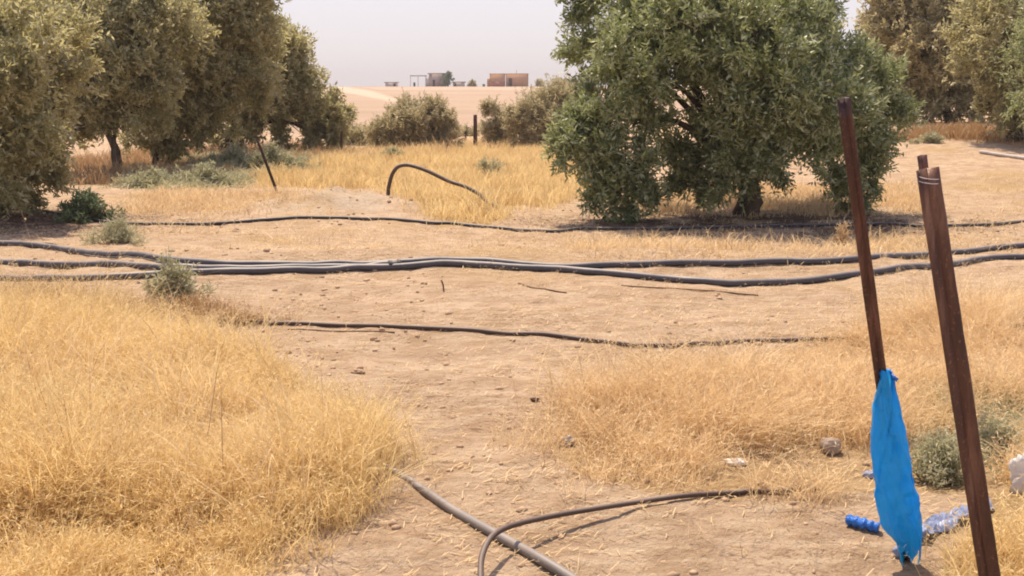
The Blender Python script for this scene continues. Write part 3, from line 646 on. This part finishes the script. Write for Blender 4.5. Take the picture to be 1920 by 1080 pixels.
# arched hose standing up out of the heap
A = [(728, 366, 17.1, 0), (729, 350, 17.1, 0), (736, 326, 17.1, 0), (748, 312, 17.1, 0), (768, 310, 17.1, 0), (800, 320, 17.0, 0), (840, 339, 16.9, 0), (870, 349, 16.8, 0), (895, 362, 16.7, 0), (912, 377, 16.6, 0), (930, 388, 16.5, 0)]
Q = catmull([atd(a, b, d) for a, b, d, _ in A], 10); V, q, t = tube(Q, .030, 10)
tag(mesh('arched_hose', V, [q, t], M_brownp, origin=Q[0], smooth=True), 'dark hose standing up in an arch beside the spoil heap', 'hose')
hose('ground_pipe', 'short pale pipe length far off at the end of the path', [(655, 301), (690, 301), (722, 303)], .09, M_brownp, None, 6)
hose('ground_pipe', 'white pipe lying on bare soil at the right edge under the trees', [(1838, 284), (1880, 290), (1990, 305)], .09, plain('white_pipe', (.42, .36, .32), (.55, .48, .43)), None, 6)
M_stick = plain('dry_stick', (.16, .09, .05), (.30, .19, .11), 20)
hose('dry_stick', 'short slanting stick on the bank below the pipes', [(972, 531), (1010, 540), (1062, 549)], .014, M_stick, None, 6, cat='stick')
hose('dry_stick', 'long thin straight stick below the sagging pipe', [(1165, 535), (1300, 544), (1422, 554)], .013, M_stick, None, 6, cat='stick')
hose('dry_stick', 'thin stick lying just beneath the left part of the brown hose', [(540, 618), (640, 622), (740, 624)], .010, M_stick, None, 6, cat='stick')
g = gnd(832, 545); J = Join(); J.tube(catmull([g, g+np.array([-.005, 0, .05]), g+np.array([-.02, 0, .09])], 4), .008, 5)
tag(J.build('broken_twig', M_stick, origin=g), 'small dark twig standing upright on the bank', 'twig')

# ---------------------------------------------------------------- posts
def angle_post(name, label, base, top, fl, th, yaw, mat, lip=False):
    base = np.array(base, float); top = np.array(top, float)
    ax = top-base; ax /= np.linalg.norm(ax)
    u = np.array([cos(yaw), sin(yaw), 0]); u -= ax*np.dot(u, ax); u /= np.linalg.norm(u); v = np.cross(ax, u)
    pr = [(0, 0), (fl, 0), (fl, th), (th*1.3, th), (th, th*1.3), (th, fl), (0, fl)]
    n = 26; rr = np.random.default_rng(3); V = []
    for i in range(n):
        t = i/(n-1); c = base+(top-base)*t
        for a, b in pr: V.append(c+u*(a-fl*.35)+v*(b-fl*.35)+rr.normal(0, .0005, 3))
    V = np.array(V); k = len(pr)
    i = (np.arange(n-1)[:, None]*k+np.arange(k)[None]); j = (np.arange(n-1)[:, None]*k+((np.arange(k)+1) % k)[None])
    q = np.stack([i, j, j+k, i+k], -1).reshape(-1, 4)
    e0 = (n-1)*k
    caps = [np.array([[e0, e0+1, e0+2, e0+3], [e0, e0+3, e0+4, e0+4][:4]])[:1], np.array([[e0, e0+3, e0+4]]), np.array([[e0, e0+4, e0+5, e0+6]])]
    o = mesh(name, V, [q, caps[0], caps[1], caps[2]], mat, origin=base); tag(o, label, 'post'); return o
b = atd(1899, 1390, 2.78); b[2] = ground_z(b)-.1
PO = angle_post('steel_post', 'thick rusty steel post leaning in the right foreground', b, atd(1738, 316, 2.86), .040, .005, radians(212), M_rust)
tw_ = atd(1741, 326, 2.86); a_ = np.linspace(0, 4*np.pi, 40); J = Join()
J.tube(tw_+np.stack([.027*np.cos(a_), .027*np.sin(a_), -.0006*a_*3+.004*np.sin(a_)], 1), .0013, 5)
J.build('tie_wire', plain('old_wire', (.35, .30, .27), (.55, .50, .46), 30, .4, .5), PO, smooth=True)
b = gnd(1708, 1050); b[2] -= .1
angle_post('steel_post', 'slim dark red post leaning left with the blue bag tied on', b, atd(1582, 184, 3.42), .029, .004, radians(200), M_rust2)
b = gnd(1806, 800); b[2] -= .1
angle_post('steel_post', 'post mostly hidden behind the thick rusty one, only its tip showing', b, atd(1728, 291, 5.3), .032, .004, radians(215), M_rust2)
def rpost(name, label, bpx, tpx, dia, mat, D=None, lean=0.0, sq=False):
    b = gnd(*bpx) if D is None else atd(bpx[0], bpx[1], D); b[2] = ground_z(b)-.1
    t = atd(tpx[0], tpx[1], b[1]+lean); J = Join()
    Q = np.linspace(b, t, 9); J.tube(Q, np.linspace(dia*.52, dia*.48, 9), 4 if sq else 8, rough=.05)
    o = J.build(name, mat, origin=b); tag(o, label, 'post')
rpost('fence_post', 'thin black post leaning left at the end of the spoil heap', (524, 362), (483, 264), .052, M_rustd)
rpost('fence_post', 'thick upright dark post between the two far bushes', (891, 274), (891, 215), .13, M_rust2, 36.5)
rpost('fence_post', 'thin short post just left of the thick far post', (873, 274), (873, 247), .07, M_rustd, 40)
rpost('fence_post', 'thin upright post at the right foot of the left tree row', (640, 292), (640, 246), .075, M_rustd, 33)

# ---------------------------------------------------------------- blue bag tied to the slim post
def film_mat(name, a, b, tr, rough=.3):
    m = NM(name); n = m.noise(14, 5, .6); m.base(m.mix(n, a, b)); m.rough(rough, .5)
    m.bump(m.math('ADD', m.noise(9, 3, .6, None, (1.6, 1, .35)), m.math('MULTIPLY', m.noise(34, 4, .65, None, (1, 1, .6)), .35)), .035, 1.0)
    ts = m.n('ShaderNodeBsdfTranslucent'); ts.inputs[0].default_value = (*b, 1)
    ms = m.n('ShaderNodeMixShader'); ms.inputs[0].default_value = tr
    m.l(m.b.outputs[0], ms.inputs[1]); m.l(ts.outputs[0], ms.inputs[2]); m.l(ms.outputs[0], m.out.inputs[0]); return m.m
M_blue = film_mat('blue_plastic', (.008, .42, .96), (.03, .56, 1.0), .5)
M_blued = film_mat('deep_blue_plastic', (.01, .10, .45), (.03, .20, .62), .1)
M_blp = film_mat('faded_blue_plastic', (.16, .24, .48), (.48, .50, .60), .2)
M_white = film_mat('clear_white_plastic', (.66, .62, .60), (.85, .82, .80), .4, .2)
def blue_bag():
    D0 = 3.72
    rows = [(694, 1654, 1667), (700, 1650, 1673), (709, 1650, 1675), (718, 1647, 1675), (735, 1643, 1680), (765, 1638, 1688), (800, 1635, 1695), (840, 1633, 1703),
            (880, 1636, 1710), (915, 1640, 1717), (945, 1644, 1723), (965, 1649, 1725), (985, 1653, 1727), (1000, 1662, 1727), (1015, 1678, 1726), (1035, 1684, 1724), (1058, 1689, 1719)]
    k = 56; ys = np.linspace(694, 1058, 70); r = np.random.default_rng(5)
    Lx = np.interp(ys, [a[0] for a in rows], [a[1] for a in rows]); Rx = np.interp(ys, [a[0] for a in rows], [a[2] for a in rows])
    V = []; root_top = atd(1662, 700, 3.62)
    for i, y in enumerate(ys):
        t = i/69.; Y = 3.545+(t*.09)
        l = atd(Lx[i], y, Y); rt = atd(Rx[i], y, Y); c = (l+rt)/2; hw = (rt[0]-l[0])/2
        for j in range(k):
            a = 2*np.pi*j/k
            cr = abs(float(fbm(a*1.3+t*1.5, t*5-a*.5, 1.6, 3, 8)))
            fold = 1+.20*np.sin(3*a+1.0+2.0*t)-.9*cr+.10*np.sin(7*a-9*t)*min(1, t*5)
            wr = .010*np.sin(a*3+t*75)*np.exp(-((t-.60)/.11)**2)*max(0, cos(a-5.6))**2
            ex = 1+.10*float(fbm(t*9, np.floor(a*2), 1, 2, 12))*2-.28*cr*abs(cos(a))
            wr += .013*(1-abs(sin(1.5*a+5*t+1.0)))**4-.011*(1-abs(sin(1.1*a-7*t)))**5+.012*(abs(float(fbm(a*2.2, t*17, 1, 3, 19)))*2-.3)
            V.append(c+np.array([hw*cos(a)*ex, -(abs(sin(a))**.8*np.sign(-sin(a)))*(hw*.34+.016)*fold+wr, .016*np.sin(5*a)*sst(.8, 1, t)]))
    V = np.array(V); n = 70
    i = (np.arange(n-1)[:, None]*k+np.arange(k)[None]); j = (np.arange(n-1)[:, None]*k+((np.arange(k)+1) % k)[None])
    q = np.stack([i, j, j+k, i+k], -1).reshape(-1, 4)
    # ragged hem: drop some faces near the lower end
    keep = np.ones(len(q), bool)
    for col in range(k):
        cut = int(1+5*hash2(np.array([col//3]), np.array([4]), 3)[0])
        for row in range(n-1-cut, n-1): keep[row*k+col] = False
    root = empty('plastic_bag', root_top, 'bright blue plastic bag tied around the slim leaning post', 'plastic bag')
    o = mesh('bag_body', V, q[keep], M_blue, root, smooth=True)
    J = Join(); c = atd(1661, 701, 3.56); 
    a = np.linspace(0, 2*np.pi, 15); ring = c+np.stack([.019*np.cos(a), .019*np.sin(a)+.012, .003*np.sin(2*a)], 1)
    J.tube(ring, .0085+.002*np.sin(a*3), 7, cap=False)
    e1 = atd(1683, 713, 3.52); J.tube(catmull([c+np.array([.01, -.01, 0]), (c+e1)/2+np.array([0, -.01, .004]), e1], 5), np.linspace(.010, .006, 11), 7, rough=.3)
    J.build('knot', M_blued, root, smooth=True)
blue_bag()
def strip(name, label, pts, w, mat, seed, cat, up=.02):
    r = np.random.default_rng(seed); P = np.array([gnd(a, b, up) for a, b in pts]); Q = catmull(P, 9); n = len(Q); m = 7
    T = np.gradient(Q, axis=0); Nn = np.stack([-T[:, 1], T[:, 0], np.zeros(n)], 1); Nn /= np.linalg.norm(Nn, axis=1)[:, None]
    V = []
    for s_ in (0, 1):
        for j in range(m):
            u = j/(m-1)-.5; z = .016*np.cos(u*9+np.arange(n)*.3+seed)+.010*r.normal(size=n)*.5-.003*s_
            V.append(Q+Nn*(u*w*(1+.25*np.sin(np.arange(n)*.8)))[:, None]+np.array([0, 0, 1.0])*(z+.012)[:, None])
    V = np.array(V)  # 2m, n, 3
    idx = lambda s_, j, i: (s_*m+j)*n+i
    q = []
    for i in range(n-1):
        for j in range(m-1):
            q.append([idx(0, j, i), idx(0, j, i+1), idx(0, j+1, i+1), idx(0, j+1, i)]); q.append([idx(1, j, i), idx(1, j+1, i), idx(1, j+1, i+1), idx(1, j, i+1)])
        q.append([idx(0, 0, i), idx(1, 0, i), idx(1, 0, i+1), idx(0, 0, i+1)]); q.append([idx(0, m-1, i), idx(0, m-1, i+1), idx(1, m-1, i+1), idx(1, m-1, i)])
    o = mesh(name, V.reshape(-1, 3), np.array(q), mat, origin=P[0], smooth=True); tag(o, label, cat)
strip('plastic_strip', 'faded blue plastic strip on the ground from blue bag to thick post', [(1690, 1012), (1720, 1003), (1770, 985), (1815, 962), (1850, 948)], .07, M_blp, 3, 'plastic strip', .015)
J = Join(); a_ = gnd(1590, 976, .02); b_ = gnd(1618, 984, .025); c_ = gnd(1648, 990, .02); Qs = catmull([a_, b_, c_], 8); J.tube(Qs, .019+.004*np.sin(np.arange(len(Qs))*1.7), 10, rough=.12)
tag(J.build('plastic_roll', M_blued, origin=a_, smooth=True), 'rolled end of dark blue plastic left of the blue bag', 'plastic roll')
def crumple(name, label, px, py, size, mat, seed, cat, sub=(20, 14), stretch=(1, 1, 1), amp=.45, sharp=True):
    r = np.random.default_rng(seed); g = gnd(px, py); nu, nv = sub; V = []
    for i in range(nv+1):
        th = np.pi*i/nv
        for j in range(nu):
            ph = 2*np.pi*j/nu; d = np.array([sin(th)*cos(ph), sin(th)*sin(ph), cos(th)])
            f = 1+amp*float(fbm(d[0]*2.2+seed, d[1]*2.2+d[2]*3, 1, 3, seed))*2
            V.append(g+d*f*size*np.array(stretch)+np.array([0, 0, size*stretch[2]*.75]))
    q = [[i*nu+j, (i+1)*nu+j, (i+1)*nu+(j+1) % nu, i*nu+(j+1) % nu] for i in range(nv) for j in range(nu)]
    o = mesh(name, np.array(V), np.array(q), mat, origin=g, smooth=not sharp); tag(o, label, cat)
crumple('plastic_wrap', 'crumpled clear white plastic at the right edge behind the thick post', 1915, 922, .072, M_white, 4, 'plastic', (26, 18), (.75, .6, 1.3), .5)
crumple('plastic_scrap', 'pale blue plastic scrap half hidden left of the blue bag', 1632, 898, .022, M_blp, 5, 'plastic', stretch=(1.4, .6, .9))
crumple('plastic_scrap', 'whitish blue plastic scrap at the foot of the blue bag', 1690, 1045, .030, M_blp, 15, 'plastic', stretch=(1.0, .6, .9))
M_stone = plain('grey_stone', (.26, .19, .14), (.42, .33, .26), 12); M_lime = plain('white_stone', (.62, .53, .44), (.78, .70, .62), 12)
M_dkstone = plain('dark_clod', (.05, .025, .018), (.12, .06, .04), 20)
crumple('rock', 'grey brown rock in the pale grass left of the blue bag', 1557, 850, .055, M_stone, 6, 'rock', stretch=(1, .8, .75), amp=.25)
crumple('rock', 'pale flat rock low in the right hand grass', 1378, 872, .040, M_lime, 7, 'rock', stretch=(1.5, .9, .4), amp=.3)
crumple('dung_lump', 'small dark lump alone on the bare path', 1003, 753, .020, M_dkstone, 8, 'lump', stretch=(1.2, .8, .6), amp=.5)
crumple('plastic_scrap', 'small bluish grey scrap at the left edge of the right hand grass', 1066, 836, .028, film_mat('grey_plastic', (.42, .38, .38), (.60, .56, .56), .2), 9, 'plastic', stretch=(.8, .6, 1), amp=.6)
crumple('rock', 'white flake lying in the tall left grass', 557, 745, .024, M_lime, 10, 'rock', stretch=(1, .8, .9), amp=.4)
crumple('white_pebble', 'white pebble at the bottom edge, left of its twin', 290, 1076, .018, M_lime, 12, 'pebble', stretch=(1.5, .8, .5), amp=.3)
crumple('white_pebble', 'larger white pebble at the bottom edge, right of its twin', 322, 1074, .022, M_lime, 13, 'pebble', stretch=(1.4, .8, .5), amp=.3)
crumple('soil_lump', 'brown soil lump at the edge of the left grass', 672, 700, .030, M_clod, 14, 'clod', stretch=(1.4, .8, .5), amp=.4)

# ---------------------------------------------------------------- buildings on the hill
M_brick = plain('mud_brick_wall', (.46, .25, .14), (.54, .31, .18), 3); M_red = plain('red_brown_wall', (.42, .15, .10), (.50, .20, .14), 3)
M_tan = plain('plain_block_wall', (.42, .27, .17), (.52, .34, .22), 3); M_roof = plain('grey_roof', (.30, .26, .25), (.40, .36, .34), 2)
M_dk = plain('door_opening', (.05, .035, .03), (.09, .06, .05), 3); M_pw = plain('pale_plaster', (.55, .48, .44), (.66, .59, .55), 2)
M_tarp = plain('grey_green_tarp', (.12, .14, .12), (.20, .23, .20), 1)
M_gw = plain('grey_brown_plaster', (.36, .28, .25), (.46, .37, .33), 2)
def spot(px, D=262.0):
    d = ray(px, 160); x = d[0]*D; return np.array([x, D, float(height(x, D))]), D/F
def part(c, h, name, mat, parent, rz=0): return Join().box(c, h, rz).build(name, mat, parent)
def shed(name, label, x0, x1, hpx, wall, roof, depth=4, D=262., doors=(), rhang=.25, group=None, cat='building', lean=0):
    g, k = spot((x0+x1)/2, D); w = (x1-x0)*k/2; h = hpx*k; root = empty(name, g, label, cat, group)
    part(g+[0, 0, h/2-.3], (w, depth/2, h/2+.3), 'wall', wall, root)
    part(g+[0, 0, h+.09], (w+rhang, depth/2+rhang, .09), 'roof', roof, root)
    for (dx, dw, dh) in doors: part(g+[(dx-(x0+x1)/2)*k, -depth/2-.03, dh*k/2], (dw*k/2, .06, dh*k/2), 'door', M_dk, root)
    return root, g, k
GH = 'buildings on the hill'
shed('flat_shed', 'low grey shed farthest left on the hill crest', 724, 745, 7, M_pw, M_roof, 3, doors=[(741, 4, 5)], group=GH)
shed('flat_shed', 'low grey shed right of the tree by the block house', 850, 871, 8, M_pw, M_roof, 3, doors=[(854, 3, 5)], group=GH)
r_, g, k = shed('block_house', 'brick house with a grey flat roof and pale side wall, left of a dark tree', 806, 836, 23, M_gw, M_roof, 5, doors=[(815, 4, 12)], group=GH)
part(g+[-17*k, .3, 8*k], (4*k, 2.2, 8*k), 'side_wall', M_pw, r_)
r_, g, k = shed('mud_house', 'reddish brick house with a darker red base on the hill', 919, 947, 22, M_brick, M_brick, 6, group=GH, rhang=.05)
part(g+[0, -3.12, 4*k], (14*k, .1, 4*k), 'base_band', M_red, r_); part(g+[-16*k, .3, 7*k], (3*k, 2.4, 7.5*k), 'side_wall', M_brick, r_)
r_, g, k = shed('mud_house', 'plain orange tan box shaped house, farthest right on the hill crest', 949, 990, 22, M_brick, M_brick, 6, doors=[(957, 6, 15)], group=GH, rhang=.05)
J = Join(); J.tube([g+[-1*k, 0, 20*k], g+[-1*k, 0, 30*k]], .05, 5); J.build('mast', M_dk, r_)
g, k = spot(785); root = empty('shade_canopy', g, 'open shade canopy on thin posts left of the block house', 'canopy')
part(g+[0, 0, 20*k], (15*k, 2, .07), 'roof', M_roof, root)
for dx in (-14, 0, 14):
    J = Join(); J.tube([g+[dx*k, -1.5, -.2], g+[dx*k, -1.5, 20*k]], .08, 5); J.build('post', M_pw, root)
crumpleless = [(777, 4, 8, 'water_barrel', 'small dark barrel raised under the shade canopy'), (907, 5, 5, 'storage_box', 'small box alone left of the reddish house')]
for px, w_, h_, nm, lb in crumpleless:
    g, k = spot(px); J = Join(); J.tube(np.linspace(g-[0, 0, .2], g+[0, 0, h_*k], 4), w_*k*.5, 10); tag(J.build(nm, M_tarp, origin=g), lb, 'container')
def fbush(label, px, w, h, seed, mat=M_leafA, D=262.):
    g, k = spot(px, D); hy = proj(g[None])[1][0]
    tree('hill_tree', label, 'tree', None, (px, hy), D, [(px, hy-h*.6, w*.34, 0), (px-w*.22, hy-h*.45, w*.28, 0), (px+w*.2, hy-h*.5, w*.3, 0), (px, hy-h*.85, w*.2, 0)], mat, leaf=(.35, .16), clumps=5, twigs=16, nl=7, seed=seed, trunk_r=.2, sprays=0, spread=.35, twl=.6)
fbush('dark rounded tree standing against the block house on the hill', 840, 18, 24, 91, M_dark, 258.)
fbush('tiny shrub between the low shed and the reddish house', 886, 12, 6, 92, M_leafC)
fbush('tiny shrub right of the tan box house', 1012, 16, 7, 93, M_leafC)
fbush('small distant tree on the crest beside the big green crown', 1054, 12, 12, 94, M_leafC)

# ---------------------------------------------------------------- dusty air
J = Join(); J.box((0, 1200, 18), (2400, 1320, 42)); hz = NM('dusty_air')
hz.t.nodes.remove(hz.b); pv = hz.n('ShaderNodeVolumePrincipled'); pv.inputs['Color'].default_value = (.92, .86, .84, 1); pv.inputs['Density'].default_value = .0006
hz.l(pv.outputs[0], hz.out.inputs['Volume']); tag(J.build('haze', hz.m), 'faint dusty air over the grove and the hill', kind='stuff')
